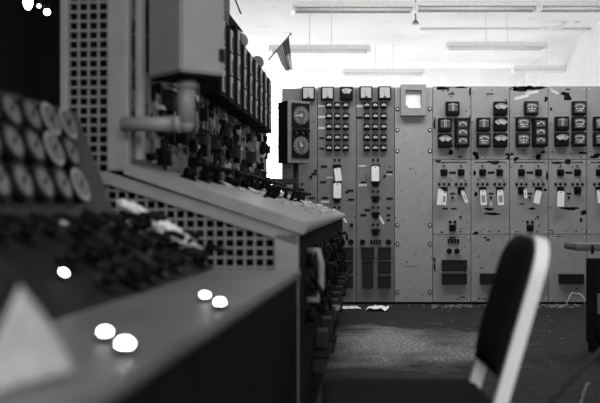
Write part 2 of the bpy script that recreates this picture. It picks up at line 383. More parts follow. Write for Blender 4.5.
# left block
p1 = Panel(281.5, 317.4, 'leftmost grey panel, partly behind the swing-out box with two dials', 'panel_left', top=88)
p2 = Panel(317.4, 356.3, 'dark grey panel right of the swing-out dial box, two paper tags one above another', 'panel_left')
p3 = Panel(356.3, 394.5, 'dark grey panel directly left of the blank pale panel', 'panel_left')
p4 = Panel(394.5, 432.7, 'blank pale grey panel with screws down both edges', 'panel_pale')
p5 = Panel(432.7, 471, 'grey panel directly right of the blank panel, with two relay blocks', 'panel', RB, 86,
           [(444, 88.5, 9, 2, 1), (460, 87.5, 8, 1.2, 1), (470, 92, 1, 5, 1), (434.5, 124, 1.2, 7, 1), (451, 152, 3, 3, 1), (434.5, 260, 1.2, 3, 1), (434.5, 268, 1.4, 4, 1), (469.5, 120, 1, 6, 1), (438, 161, 4, 1.2, 1), (466, 118.5, 6, .8, 1)])
p6 = Panel(471, 509.6, 'grey panel second to the right of the blank panel, five square meters', 'panel', RB, 86,
           [(476, 155, 4, 4.5, 1), (508, 155, 3, 3, 1), (494, 162.5, 8, 2, 1), (474.5, 173, 2, 3, 1), (476, 194, 2, 2.6, 1), (476, 233, 3, 1.6, 1), (492, 214, 9, 1.6, 1), (489, 209, 5, 1.6, 1), (488, 240, 2.2, 1.5, 1), (508, 158, 2, 2, 1)])
p7 = Panel(509.6, 548.3, 'grey panel with dark peeled top and torn tape strips', 'panel', RB, 86,
           [(514, 88.5, 5, 2.6, 1), (530, 88, 8, 2.4, 1), (522, 88.5, 11, 3.2, 1), (541, 87.5, 6, 2, 1), (546, 99, 2.4, 3, 1), (538, 157, 4, 3, 1), (512, 154, 2, 2, 1), (516, 159, 4, 2.2, 1), (543, 152, 3, 1.6, 1), (547, 176, 1.3, 5, 1), (545, 190, 2.4, 1.6, 1), (522, 204, 4, 1, 1), (532, 208.5, 5, 1.4, 1), (531, 104, 1.5, 1.5, 0)])
p8 = Panel(548.3, 586.8, 'grey panel fourth to the right of the blank panel, pale tag below', 'panel', RB, 86,
           [(565, 94, 6, 2.6, 1), (567, 98, 5, 3, 1), (556, 163, 6, 1.6, 1), (568, 162, 4, 3, 1), (551, 109, 1.6, 2, 1), (570, 208.5, 10, 1.8, 1), (584, 213, 4, 3, 1), (581, 220, 2, 2.5, 1), (585, 153, 8, 1.2, 1)])
p9 = Panel(586.8, 625.5, 'grey panel cut by the right edge of the photo, behind the table', 'panel', RB, 86, [(592, 157, 7, 1.3, 1), (597, 155, 4, 2, 1)])
# meters
p1.put('pale', 308.3, 94); p2.put('pale', 327.4, 94); p2.put('pale_fan', 346.3, 94); p3.put('pale', 365.6, 93.5); p3.put('pale', 384.2, 93.5)
for P, xs in ((p2, (329, 337.3, 345.6)), (p3, (366.7, 375, 383.4))):
    for py in (105.5, 116.3, 126.8, 137.6, 148): 
        for px in xs: P.put('small', px, py)
for py, k in ((106, 1), (117, 1), (128, 1), (138, 0), (148.5, 0)):
    p2.put('white_plate' if k else 'plate', 321.8, py, (.8, 1, .8))
p3.put('white_plate', 360.3, 106, (.8, 1, 1)); p3.put('plate', 359.5, 117.5)
def cluster(P, px, py, sw=True):
    for dx in (-2.4, 2.4): P.put('lamp', px + dx, py - 7.5, (.7, .7, .7)); 
    if sw: P.put('switch', px, py, (.95, 1, .85))
    for dx in (-3.6, 3.6): P.put('lamp', px + dx, py - 1.5, (.6, .6, .6))
for py in (167.5, 183.5, 199.5, 215): cluster(p2, 337, py)
for py in (167.5, 183.5, 199, 215, 232): cluster(p3, 375.5, py)
for px, py in ((324, 166.5), (323, 182), (325, 198), (351, 199.5), (350.5, 190.5)): p2.put('plate', px, py)
p2.put('white_plate', 330, 177.5, (.7, 1, .5)); p2.put('white_plate', 325, 201.8, (.9, 1, 1)); p2.put('plate', 347, 192, (.5, 1, 1))
for px, py in ((363.5, 182.5), (367.5, 210), (363.5, 215), (389.5, 198.5), (389.5, 172)): p3.put('plate', px, py)
p3.put('white_plate', 362.5, 185, (.9, 1, 1)); p3.put('white_plate', 362, 166, (.8, 1, .6)); p3.put('white_plate', 389.5, 174.5, (.6, 1, .5))
for px, py in ((388.5, 208), (388.5, 215), (388.5, 220)): p3.put('plate', px, py, (.6, 1, .8))
p3.put('lamp', 384.5, 176, (.7,) * 3); p2.put('lamp', 351.5, 225, (1, 1, 1))
for px in (342.5, 351): p2.put('knob', px, 242, (.85, 1, .85))
for px in (362.5, 388.5): p3.put('knob', px, 242, (.85, 1, .85))
for k in range(4): p3.put('button', 371.3 + 2.9 * k, 242, (.55, 1, 1))
for py in (253, 267, 281.5):
    p2.put('relay_sq', 346.5, py); p3.put('relay_sq', 384.2, py)
    p2.put('relay_sq', 330, py)
p3.put('relay_sq', 367.7, 253); p3.put('relay_tall', 367.7, 274)
p1.put('plate', 314, 174, (.9, 1, 1)); p1.put('lamp', 311, 177, (.8,) * 3); p1.put('lamp', 315.5, 171, (.8,) * 3); p1.put('plate', 312, 198)
for py in (191.5, 207, 222): cluster(p1, 300, py)
p1.put('white_plate', 289, 186, (.9, 1, 1))
p4.screws((109, 130, 151, 225, 244, 292), 2.8)
for k in range(22): p4.put('lamp', random.uniform(399, 429), random.choice([random.uniform(112, 200), random.uniform(200, 296)]), (.28, .1, .28), 'bolt_hole')
for k in range(5): p4.put('lamp', 406 + 2.3 * k, 266.5, (.3, .1, .3), 'bolt_hole')
# paper holder frame on the top of the blank panel
b = B()
for a in ((-.135, .135, .105, .165), (-.135, .135, -.17, -.09), (-.135, -.088, -.09, .105), (.088, .135, -.09, .105)): b.box(a[0], a[1], -.07, 0, a[2], a[3])
b.box(-.087, .087, -.02, -.001, -.089, .104)
h = obj('paper_holder', b, 'panel', p4.t, (X(412.7, D) - p4.xc, 0, Z(100.5, D)))
b = B(); b.box(-.080, .084, -.026, -.0205, -.085, .095); b.prism([(-.085, -.05), (.085, -.05), (.09, -.10), (-.05, -.085)], 'y', -.045, -.028); o = obj('paper_sheet', b, 'white', h)
# right block
MET = {p5: [('centre', 451.9, 109), ('centre', 444.2, 125.3), ('triple', 461.2, 133), ('fan_a', 444.2, 141)],
       p6: [('fan_b', 499.6, 109), ('centre', 482.6, 125), ('fan_b', 499.6, 124.5), ('grey_b', 482.8, 140.5), ('fan_a', 499.6, 140.5)],
       p7: [('grey_c', 530.2, 108.7), ('grey_b', 521.8, 124.3), ('triple', 538.5, 132.6), ('grey_c', 521.8, 140)],
       p8: [('grey_a', 577.7, 108.7), ('centre', 560.6, 124), ('grey_a', 577.7, 124), ('fan_c', 560.6, 139.7), ('grey_a', 577.7, 139.7)],
       p9: [('grey_b', 599, 124), ('grey_c', 599, 139.7), ('grey_b', 616, 124), ('grey_c', 616, 139.7)]}
for P, L in MET.items():
    for k, px, py in L: P.put(k, px, py, (1.02, 1, 1))
CX = {p5: 452.5, p6: 491, p7: 529.8, p8: 568.8, p9: 607.5}
for P, cx in CX.items():
    for s in (-8.5, 8.5):
        P.put('switch', cx + s, 172.5, (1, 1, .9)); P.put('lamp', cx + s, 166, (.5,) * 3)
        for q in (-4.8, 0, 4.8): P.put('lamp', cx + s + q, 184.2, (.75,) * 3)
        P.put('switch', cx + s, 190.5, (1.05, 1, 1.0))
        P.put('white_plate', cx + s, 180.6, (.35, 1, .45))
    P.put('plate', cx, 172.5, (1.1, 1, 1)); P.put('plate', cx, 193.5, (.8, 1, .8)); P.put('lamp', cx, 197.5, (.7,) * 3)
    P.rect('trim_strip', 'dark', cx, 162.3, 34, .7, .003)
    P.rect('seam_strip', 'cover', cx, 235.6, 36, .6, .003)
for P in (p5, p7):
    cx = CX[P]
    for s in (-2.4, 2.4): P.put('lamp', cx + s, 222, (.8,) * 3)
    P.put('switch', cx, 228, (1, 1, .9)); P.put('lamp', cx + 8, 217, (.6,) * 3)
for q in (-7, 2): p5.put('plate', 452 + q, 208.5, (.9, 1, .6))
p5.put('plate', 452.5, 237.5, (1, 1, .7))
for k in range(4): p5.put('button', 448.8 + 3 * k, 241, (.62, 1, 1))
for px in (449.2, 456.8): p5.put('knob', px, 251, (.8, 1, .8))
p5.put('relay', 454, 265); p5.put('relay', 454, 278.5)
p6.put('relay', 492, 278.5); p7.put('relay', 531, 278.5); p8.put('relay', 570.5, 278.5, (1, 1, .9)); p9.put('relay', 608, 278.5)
p6.rect('pale_nameplate', 'pale', 491, 203.5, 2, 5, .004)
p7.rect('tape_strip', 'pale', 522, 97, 15, 3.2, .003, 'torn pale tape strip', -14); p7.rect('tape_strip', 'pale', 532, 92.5, 13, 2.6, .003, 'torn pale tape strip', -8)
p8.rect('tape_strip', 'pale', 555, 92, 8, 2.2, .003, 'torn pale tape strip', 25)
p5.rect('nameplate', 'dark', 451.5, 94, 6, 1.2, .003); p6.rect('nameplate', 'dark', 490, 94, 7, 1.2, .003)
for px, py in ((435.5, 108.5),): pass
# paper tags hanging from the switches (things of their own)
def paper_tag(px, py, w, h, ang, label, y=D - .0765, m='white'):
    b = B(); w *= D / F; h *= D / F
    b.prism([(-w / 2, -h), (w / 2, -h), (w / 2, -.012), (w / 2 - .012, 0), (-w / 2 + .012, 0), (-w / 2, -.012)], 'y', -.002, .002, 0)
    b.cyl((0, -.0035, -.014), (0, .0035, -.014), .007, m=1, n=10)
    if m != 'white':
        b.box(-w / 2 + .012, w / 2 - .012, -.003, -.002, -h + .03, -h * .35, 2)
    o = obj('paper_tag', b, ['white', 'dark', 'panel'], None, (X(px, y), y, Z(py, y))); o.rotation_euler = (R(0), R(ang), 0)
    tag(o, label, 'paper tag', 'paper tags hanging from switches')
TG = 'white paper tag '
paper_tag(337, 168, 6.5, 13, -8, TG + 'upper of the two on the panel right of the swing-out dial box')
paper_tag(337.3, 183, 7.5, 15, 0, TG + 'lower of the two on the panel right of the swing-out dial box')
paper_tag(375.3, 166, 7.5, 15, 0, TG + 'on the top switch of the panel left of the blank panel')
paper_tag(440.5, 189, 4.4, 16, 6, TG + 'directly right of the blank panel, widest white one of its pair')
paper_tag(444.5, 191, 4.6, 14, 3, TG + 'with dark print, hanging behind the leftmost bright tag', D - .073, 'print')
paper_tag(462, 190.5, 3.2, 13, -22, TG + 'slim and tilted, right switch of the panel by the blank panel', m='print')
paper_tag(482.8, 190, 6, 15, -4, TG + 'with dark print, left switch of the second panel from the blank one', m='print')
paper_tag(500, 190, 6, 15, -4, TG + 'with dark print, right switch of the second panel from the blank one', m='print')
paper_tag(525, 189, 3, 9, -6, TG + 'small and narrow, left switch of the panel with torn tape', m='print')
paper_tag(539, 190.5, 6, 13, 12, TG + 'tilted to the left, right switch of the panel with torn tape')
paper_tag(561, 191, 7, 15.5, 2, TG + 'plain and bright, fourth panel from the blank one')
paper_tag(599.5, 190, 6, 13, -6, TG + 'at the right edge of the photo')
paper_tag(341, 214, 2, 10, -32, TG + 'thin slanting sliver low on the panel right of the swing-out dial box')
paper_tag(379, 215, 2, 10, -28, TG + 'thin slanting sliver low on the panel left of the blank panel')

# swing-out synchroscope box at the left end of the panels
YS = 8.75
t = thing('instrument_box', 'dark swing-out instrument box with two round dials on a bracket arm', 'instrument box', (X(299, YS), YS, 0), R(30))
zb, zt = Z(163, YS), Z(101, YS)
b = B(); b.box(-.135, .135, .012, .22, zb, zt, bev=.006); obj('housing', b, 'black', t)
b = B(); b.box(-.135, .135, 0, .014, zb, zt, bev=.003); obj('front_plate', b, 'panel_left', t)
for zc in (Z(115.5, YS), Z(145.5, YS)):
    b = B(); b.box(-.105, .105, -.02, 0, -.13, .13, bev=.008); o = obj('dial_instrument', b, 'black', t, (.015, 0, zc))
    d = B(); d.cyl((0, -.024, 0), (0, -.02, 0), .095, n=36)
    for k in range(13): a = 240 - 25 * k; bar(d, .07 * math.cos(R(a)), .07 * math.sin(R(a)), .086 * math.cos(R(a)), .086 * math.sin(R(a)), .0045, -.0255, 1)
    fan(d, 0, 0, .060, .0625, -60, 240, -.0255, 1); obj('dial', d, ['dial_grey', 'dial'], o)
    n = B(); n.cyl((0, -.028, 0), (0, -.024, 0), .016, n=16); bar(n, 0, 0, -.075 if zc > 1.9 else -.01, -.005 if zc > 1.9 else .04, .012, -.028); obj('needle', n, 'dial', o)
for x in (-.06, .015, .09): put('knob', t, (x, 0, Z(131, YS)), scale=(.8, 1, .8))
b = B(); b.tube([(.03, .12, zb + .02), (.03, .12, Z(204, YS))], .028, n=12); obj('bracket_post', b, 'dark', t)
b = B(); b.box(-.42, .03, .10, .145, Z(183.5, YS), Z(178.5, YS), bev=.004); obj('bracket_arm', b, 'dark', t)
b = B(); b.box(.0, .05, .12, .42, Z(183.5, YS), Z(178.5, YS), bev=.004); obj('hinge_bar', b, 'dark', t)

# ------------------------------------------------------------------ far control bench (end screen faces the camera)
A2 = R(-4.8)
t2 = thing('control_bench', 'tall control bench with square-hole end screen, sloped top and peeling instrument board', 'control bench', (.012, 3.3, 0), A2)
L2, LB = 5.2, 4.55; XB, XE = -.72, -.99; ZH, ZL, YH = 2.62, 2.27, 2.45
b = B(); b.prism([(-.03, .03), (-.03, .93), (XB, 1.17), (XE, 1.17), (XE, .03)], 'y', .12, L2); b.box(XE, XB, .12, LB, 1.16, ZL - .02)
b.box(XE, XB, .12, YH, ZL - .02, ZH - .02); obj('cabinet_body', b, 'dull_black', t2)
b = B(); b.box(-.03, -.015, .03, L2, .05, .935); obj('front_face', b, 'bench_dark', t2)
b = B()
b.prism([(.0, .945), (.012, .955), (.018, .972), (.012, .988), (0, .997), (XB, 1.232), (XB, 1.187)], 'y', -.02, L2); obj('sloped_top', b, 'bench', t2)
b = B(); b.prism([(0.05, 1.19), (LB, 1.19), (LB, ZL), (YH, ZL), (YH, ZH), (.05, ZH)], 'x', XB, XB + .012)
for k in range(230):
    y = random.uniform(.3, LB - .15); z = random.uniform(1.24, 1.72); h_ = random.uniform(.015, .07); w_ = random.uniform(.02, .09); n = 7
    x0 = XB + .012; pts = [(y + w_ * random.uniform(.3, 1.1) * math.cos(6.283 * i / n), z + h_ * random.uniform(.3, 1.1) * math.sin(6.283 * i / n)) for i in range(n)]
    b.prism(pts, 'x', x0 - .001, x0 + random.choice((.002, .003, .012, .03)), random.choice((1, 1, 1, 1, 2, 3)))
obj('instrument_board', b, ['peel', 'dull_black', 'pale', 'bench'], t2)
b = B(); b.box(XB - .075, XB + .012, 0, .05, 1.20, ZH, bev=.006); b.box(XE, XE + .03, 0, .05, .03, ZH, bev=.004)
b.box(XE, XB, 0, .05, ZH - .05, ZH); b.box(-.115, -.018, 0, .05, .03, .95, bev=.006); b.box(XE, -.018, 0, .05, .03, .12)
b.prism([(-.018, .90), (-.018, .95), (XB - .07, 1.195), (XE, 1.195), (XE, 1.145), (XB - .07, 1.145)], 'y', 0, .05)
obj('end_frame', b, 'bench', t2)
def lattice(x0, x1, z0, top, pitch, w):
    b = B(); n = int((x1 - x0) / pitch)
    for i in range(n + 1):
        x = x0 + (x1 - x0) * i / n; b.box(x - w / 2, x + w / 2, .018, .024, z0, top(x))
    z = z0
    while z < max(top(x0), top(x1)):
        xs = [x0 + (x1 - x0) * k / 60 for k in range(61) if top(x0 + (x1 - x0) * k / 60) > z]
        if xs and xs[-1] - xs[0] > .02: b.box(xs[0], xs[-1], .0165, .0255, z - w / 2, z + w / 2)
        z += pitch
    return b
PT, BW = .0385, .0105
obj('perforated_screen', lattice(XE + .03, XB - .075, 1.195, lambda x: ZH - .05, PT, BW), 'grid', t2)
obj('perforated_screen', lattice(XE + .03, -.115, .12, lambda x: min(1.145, .9 + (-.018 - x) * .352), PT, BW), 'grid', t2)
# edge trim and big framed meters near the end of the board
b = B(); b.box(XB + .012, XB + .04, .10, .16, 1.25, ZH - .02, bev=.006); obj('edge_trim', b, 'bench', t2)
for z in (1.88, 2.04, 1.72): put('fan_a', t2, (XB + .012, .34, z), (1, 0, 0), (0, 0, 1))
# switches on the board
for r, z in enumerate((1.30, 1.40, 1.50, 1.60)):
    for k in range(14):
        if random.random() < .45: continue
        y = .55 + .3 * k + random.uniform(-.03, .03)
        key = random.choice(['switch', 'button', 'plate', 'switch', 'button', 'plate', 'white_plate'])
        put(key, t2, (XB + .012, y, z + random.uniform(-.02, .02)), (1, 0, 0), (0, 0, 1), scale=(.9, .8, .9) if key not in ('button', 'plate') else (1.5, 2, 1.5))
for k in range(16):
    y = .5 + random.uniform(0, 3.9); put('white_plate', t2, (XB + .012, y, random.uniform(1.27, 1.66)), (1, 0, 0), (0, 0, 1), scale=(random.uniform(.5, 1), 1.5, random.uniform(.8, 2.4)))
for k in range(10):
    y = .6 + .38 * k; put('relay_sq', t2, (XB + .012, y, random.choice((1.33, 1.45, 1.56))), (1, 0, 0), (0, 0, 1), scale=(.8, 1, .7))
# hanging torn strips of paint
# recorders
NR = 9
for k in range(NR):
    y = 1.42 + .285 * k; zt_ = 2.16 + (.06 if k == 2 else 0); zb_ = 1.70
    dp = .13
    b = B(); b.box(XB + .012, XB + dp, y, y + .235, zb_, zt_, bev=.006); o = obj('chart_recorder', b, 'dull_black', t2)
    for q in range(3):
        za = zb_ + .03 + q * (zt_ - zb_ - .03) / 3
        b = B(); b.box(XB + dp, XB + dp + .006, y + .07, y + .135, za, za + .128 + .02 * (k == 2)); obj('scale_window', b, 'strip', o)
        b = B(); b.box(XB + dp + .006, XB + dp + .009, y + .1, y + .112, za + .01, za + .09); obj('pointer', b, 'black', o)
    if k in (3, 6):
        b = B(); yc_ = y + .1; b.cyl((XB + .105, yc_, zt_ + .035), (XB + .105, yc_ - .05, zt_ + .035), .047, n=24); b.box(XB + .05, XB + .1, yc_ - .04, yc_, zt_ - .01, zt_ + .02)
        obj('round_lamp_cap', b, 'cover', t2)
# knobs along the foot of the board and on the sloped top
ns = Vector((.322, 0, .947)); us = Vector((-.947, 0, .322))
def slope2(x): return .997 + (-x) * (.235 / .72)
for k in range(22):
    y = .5 + .19 * k; x = -.60 + random.uniform(-.03, .03)
    put('pistol' if k % 3 else 'knob', t2, (x, y, slope2(x)), ns, us, scale=(1.1, 1.1, 1.1))
for k in range(14):
    y = 1.6 + .25 * k; x = -.36 + random.uniform(-.05, .05)
    put('pistol', t2, (x, y, slope2(x)), ns, us)
# front face: handles and low terminal boxes
for k in range(13):
    y = .35 + .36 * k
    for z in (.82, .70, .58):
        if random.random() < .8: put(random.choice(['pistol', 'switch', 'knob']), t2, (-.015, y + random.uniform(-.04, .04), z), (1, 0, 0), (0, 0, 1), scale=(1.1, .9, 1.1))
b = B(); b.tube([(-.015, .42, .86), (.035, .42, .86), (.048, .42, .80), (.048, .42, .70), (.035, .42, .64), (-.015, .42, .64)], .015); obj('pull_handle', b, 'bench', t2)
for k in range(9):
    y = .75 + .48 * k
    b = B(); zo = random.uniform(0, .22); b.box(-.015, .05, y, y + .2, .13 + zo, .20 + zo, bev=.008); b.box(-.015, .062, y - .01, y + .21, .20 + zo, .215 + zo, 1, bev=.003); obj('foot_box', b, ['dark', 'bench' if k == 3 else 'bench_dark'], t2)
    b = B(); b.box(-.015, .045, y + .22, y + .36, .33, .42, bev=.008); obj('terminal_box', b, 'dark', t2)
# hooked wire at the tall end of the board
b = B(); b.tube([(XB - .02, YH - .02, 2.60), (XB + .03, YH, 2.66), (XB + .07, YH, 2.60), (XB + .05, YH, 2.5), (XB + .09, YH, 2.40)], .006, n=6); b.prism([(XB + .012, 2.30), (XB + .11, 2.27), (XB + .012, 2.40)], 'y', YH - .02, YH); obj('hook_wire', b, 'dark', t2)

def world2(x, y, z): return t2.matrix_basis @ Vector((x, y, z))
# pale debris scattered on the sloped top, and the flag
t2m = Matrix.Translation(t2.location) @ Matrix.Rotation(A2, 4, 'Z')
def chip_mesh(r, m):
    b = B(); n = 6; pts = []
    for i in range(n): a = 2 * math.pi * i / n; q = r * random.uniform(.6, 1.2); pts.append((q * math.cos(a), q * math.sin(a)))
    b.prism(pts, 'z', 0, r * .25); return b.mesh('paint_flake', m)
bb = B()
for k in range(120):
    y = random.uniform(1.2, 5.1); x = random.uniform(-.62, -.04); r = random.uniform(.008, .03)
    pts = []; n = 5
    c0 = t2m @ Vector((x, y, slope2(x)))
    vs = []
    for i in range(n):
        a = 2 * math.pi * i / n + .3 * k; q = r * random.uniform(.6, 1.2)
        xx_ = x + q * math.cos(a); vs.append((xx_, y + q * math.sin(a), slope2(xx_)))
    lo = [bb.bm.verts.new(t2m @ Vector((p[0], p[1], p[2] + .001))) for p in vs]; hi = [bb.bm.verts.new(t2m @ Vector((p[0], p[1], p[2] + .006 + r * random.uniform(0, .6)))) for p in vs]
    bb.bm.faces.new(lo); bb.bm.faces.new(hi[::-1])
    for i in range(n): bb.bm.faces.new((lo[i], lo[(i + 1) % n], hi[(i + 1) % n], hi[i]))
o = tag(obj('paint_flakes', bb, 'pale'), 'pale paint flakes strewn over the sloped top of the tall bench', 'debris'); o['kind'] = 'stuff'

# flag on a stick
YF = 7.0
t = thing('small_flag', 'small striped flag on a slanted stick above the bench board', 'flag', (X(268.5, YF), YF, Z(60, YF)))
o0 = Vector(t.location)
def fp(px, py, dy=0): return Vector((X(px, YF), YF + dy, Z(py, YF))) - o0
b = B(); b.tube([fp(268.5, 60), fp(290.5, 34)], .006, n=8); b.ball(fp(290.5, 34), .011); obj('stick', b, 'cover', t)
hoist0, hoist1 = (288.8, 36), (276.5, 50.5); fly0, fly1 = (292.5, 69.5), (285.5, 70.5)
b = B(); NU, NV = 13, 14; vv = []
for i in range(NU + 1):
    u = i / NU; row = []
    for j in range(NV + 1):
        v = j / NV
        hx = hoist0[0] + (hoist1[0] - hoist0[0]) * u; hy = hoist0[1] + (hoist1[1] - hoist0[1]) * u
        fx = fly0[0] + (fly1[0] - fly0[0]) * u; fy = fly0[1] + (fly1[1] - fly0[1]) * u
        e = v ** .9
        px = hx + (fx - hx) * e; py = hy + (fy - hy) * e + 2.2 * math.sin(math.pi * v) * (u)
        row.append(b.bm.verts.new(fp(px, py, .03 * math.sin(u * 9 + v * 2) * v)))
    vv.append(row)
for i in range(NU):
    for j in range(NV):
        f = b.bm.faces.new((vv[i][j], vv[i + 1][j], vv[i + 1][j + 1], vv[i][j + 1])); f.smooth = True
        f.material_index = 2 if (i < 7 and j < 6) else (0 if i % 2 == 0 else 1)
fl_ = obj('cloth', b, ['stripe', 'flagw', 'canton'], t)
sm = fl_.modifiers.new('thick', 'SOLIDIFY'); sm.thickness = .002

# ------------------------------------------------------------------ junction box on its pipe
cx, cy = X(181, 3.1), 3.1
t = thing('junction_box', 'square grey junction box on a bent pipe in front of the instrument board', 'junction box', (cx, cy, 1.56))
vl, vr = Vector((-.155, .178)), Vector((.155, .108))
def q(a, c_): v = vl * a + vr * c_; return (v.x, v.y)
b = B(); b.prism([q(0, 0), q(0, 1), q(1, 1), q(1, 0)], 'z', .0, .55)
bmesh.ops.bevel(b.bm, geom=b.bm.edges[:], offset=.008, segments=2, affect='EDGES'); obj('box', b, 'box', t)
b = B(); b.prism([q(.04, .04), q(.04, .96), q(.96, .96), q(.96, .04)], 'z', -.012, .0); obj('bottom_plate', b, 'dull_black', t)
b = B(); m_ = vr * .93; n_ = Vector((vr.y, -vr.x)).normalized() * .012
b.box(m_.x - .012, m_.x + .012, m_.y - .012, m_.y + .012, .05, .10, bev=.003); obj('latch', b, 'black', t)
pc = (vl + vr) * .5
zc = Z(124, 3.25) - 1.56
b = B(); b.cyl((pc.x, pc.y, 0), (pc.x, pc.y, zc), .034); b.ball((pc.x, pc.y, zc), .034, n=20); b.cyl((pc.x, pc.y, zc), (-.255, pc.y + .02, zc), .029)
b.cyl((pc.x - .05, pc.y, zc), (pc.x - .02, pc.y, zc), .034); b.cyl((pc.x, pc.y, -.05), (pc.x, pc.y, -.012), .04); obj('pipe', b, 'box', t)

# ------------------------------------------------------------------ near control bench
A1 = R(-7.2)
t1 = thing('control_bench', 'low blurred control bench in the foreground with a tilted panel of round gauges', 'control bench', (0, 2.9, 0), A1)
LN = -3.1
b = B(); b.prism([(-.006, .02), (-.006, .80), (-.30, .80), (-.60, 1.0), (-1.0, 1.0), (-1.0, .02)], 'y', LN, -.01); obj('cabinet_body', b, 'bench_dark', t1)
b = B(); b.prism([(0, .806), (.004, .82), (0, .834), (-.30, .836), (-.30, .80), (-.02, .80)], 'y', LN, 0); obj('writing_ledge', b, 'ledge', t1)
b = B(); b.prism([(-.30, .80), (-.30, .836), (-.62, 1.03), (-1.0, 1.03), (-1.0, 1.0), (-.60, 1.0)], 'y', LN, 0); obj('sloped_top', b, 'slope', t1)
f0, f1 = Vector((-.615, 0, 1.03)), Vector((-.75, 0, 1.375))
b = B(); b.prism([(f0.x, f0.z), (f1.x, f1.z), (f1.x - .02, f1.z + .008), (-1.0, 1.375), (-1.0, 1.03)], 'y', LN, -.15); obj('gauge_housing', b, 'gpanel', t1)
ug = (f1 - f0).normalized(); ng = Vector((ug.z, 0, -ug.x))
for r, tt in enumerate((.80, .53, .23)):
    for k in range(7):
        y = (-.36, -.42, -.45)[r] - .128 * k; p = f0.lerp(f1, tt); p.y = y
        put('gauge_rim' if (r, k) in ((0, 0), (0, 1), (2, 0), (1, 1)) else 'gauge', t1, p, ng, ug)
nn = Vector((.518, 0, .855)); un = Vector((-.855, 0, .518))
def slope1(x): return .836 + (-x - .30) * (.194 / .32)
for r, x in enumerate((-.345, -.43, -.53)):
    for k in range(17):
        y = -.10 - .15 * k + random.uniform(-.02, .02)
        if y < -2.35 or (-1.75 < y < -1.1 and x > -.47): continue
        put('pistol' if random.random() < .75 else 'switch', t1, (x + random.uniform(-.02, .02), y, slope1(x)), nn, un, scale=(.95, .95, .95))
for k in range(12):
    y = -.18 - .17 * k; put('white_plate' if k % 3 == 0 else 'lamp', t1, (-.585, y, slope1(-.585)), nn, un)
# glowing beads added in place of glints: bezel part with a lens
def glint_bead(px, py, x, r=.009):
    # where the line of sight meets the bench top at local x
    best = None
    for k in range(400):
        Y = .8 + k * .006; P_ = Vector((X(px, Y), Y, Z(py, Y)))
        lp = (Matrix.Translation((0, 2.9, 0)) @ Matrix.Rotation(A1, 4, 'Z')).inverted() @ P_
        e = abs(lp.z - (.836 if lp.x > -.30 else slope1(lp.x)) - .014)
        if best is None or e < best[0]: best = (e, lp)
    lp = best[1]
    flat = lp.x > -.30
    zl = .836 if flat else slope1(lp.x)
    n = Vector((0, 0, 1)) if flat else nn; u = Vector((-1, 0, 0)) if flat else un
    b = B(); b.cyl((0, -.012, 0), (0, 0, 0), r * 1.5, n=20); o = link('glint_base', b.mesh('glint_base', 'black'), t1)
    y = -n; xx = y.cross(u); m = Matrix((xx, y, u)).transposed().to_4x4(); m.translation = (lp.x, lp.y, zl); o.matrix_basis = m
    b = B(); b.ball((0, -.012, 0), r, sc=(1, .7, 1)); obj('lens', b, 'lamp', o)  # material 'lamp' is the added glint glow, not a lit lamp
for px, py, x, r in ((205, 295, -.1, .0095), (220, 302, -.1, .0095), (105, 331, -.1, .0085), (125, 343, -.1, .010)): glint_bead(px, py, x, r)
glint_bead(61, 271, -.42, .0085)
t1m = Matrix.Translation((0, 2.9, 0)) @ Matrix.Rotation(A1, 4, 'Z')
def crumple(loc, r, label, m='white', flat=.5, seed=1):
    rnd = random.Random(seed)
    bm = bmesh.new(); bmesh.ops.create_icosphere(bm, subdivisions=3, radius=r)
    for v in bm.verts:
        d = v.co.normalized(); k = .75 + .25 * math.sin(d.x * 7 + seed) * math.cos(d.y * 6 + seed * 2) + rnd.uniform(-.1, .12); v.co = d * r * k
        v.co.z *= flat
    lo = min(v.co.z for v in bm.verts)
    for v in bm.verts: v.co.z -= lo
    b = B(); b.bm.free(); b.bm = bm; o = obj('crumpled_paper', b, m, None, loc); tag(o, label, 'paper'); return o
def on1(x, y, dz=0): return t1m @ Vector((x, y, (slope1(x) if x < -.30 else .836) + dz))
o = crumple(on1(-.59, -.05, .015), .055, 'crumpled white paper at the far end of the near bench, beside the gauge panel', flat=.5, seed=3); o.scale = (1.3, .7, .8); o.rotation_euler = (0, R(25), 0)
o = crumple(on1(-.44, -.12, .02), .05, 'larger crumpled white paper among the bench switches, before the end screen', flat=.7, seed=5); o.scale = (1.4, 1, .9); o.rotation_euler = (0, R(28), 0)
o = crumple(on1(-.36, -.09, .02), .035, 'smallest crumpled paper near the writing ledge and end screen', 'pale', flat=.6, seed=8); o.rotation_euler = (0, R(28), 0)
# loose pale sheet leaning over the near switches
b = B(); pts = []
A_, B_, C_, D__ = Vector((-.354, 1.05, .952)), Vector((-.285, 1.06, .842)), Vector((-.352, .95, .838)), Vector((-.371, .97, .862))
vs = [[None] * 9 for _ in range(9)]
for i in range(9):
    for j in range(9):
        u, v = i / 8, j / 8
        p = (A_.lerp(B_, u)).lerp(D__.lerp(C_, u), v); p.y += .015 * math.sin(math.pi * u)
        vs[i][j] = b.bm.verts.new(p)
for i in range(8):
    for j in range(8): f = b.bm.faces.new((vs[i][j], vs[i + 1][j], vs[i + 1][j + 1], vs[i][j + 1])); f.smooth = True
o = tag(obj('paper_card', b, 'cover'), 'large blurred pale card standing on the near bench at lower left', 'paper')
sm = o.modifiers.new('thick', 'SOLIDIFY'); sm.thickness = .002

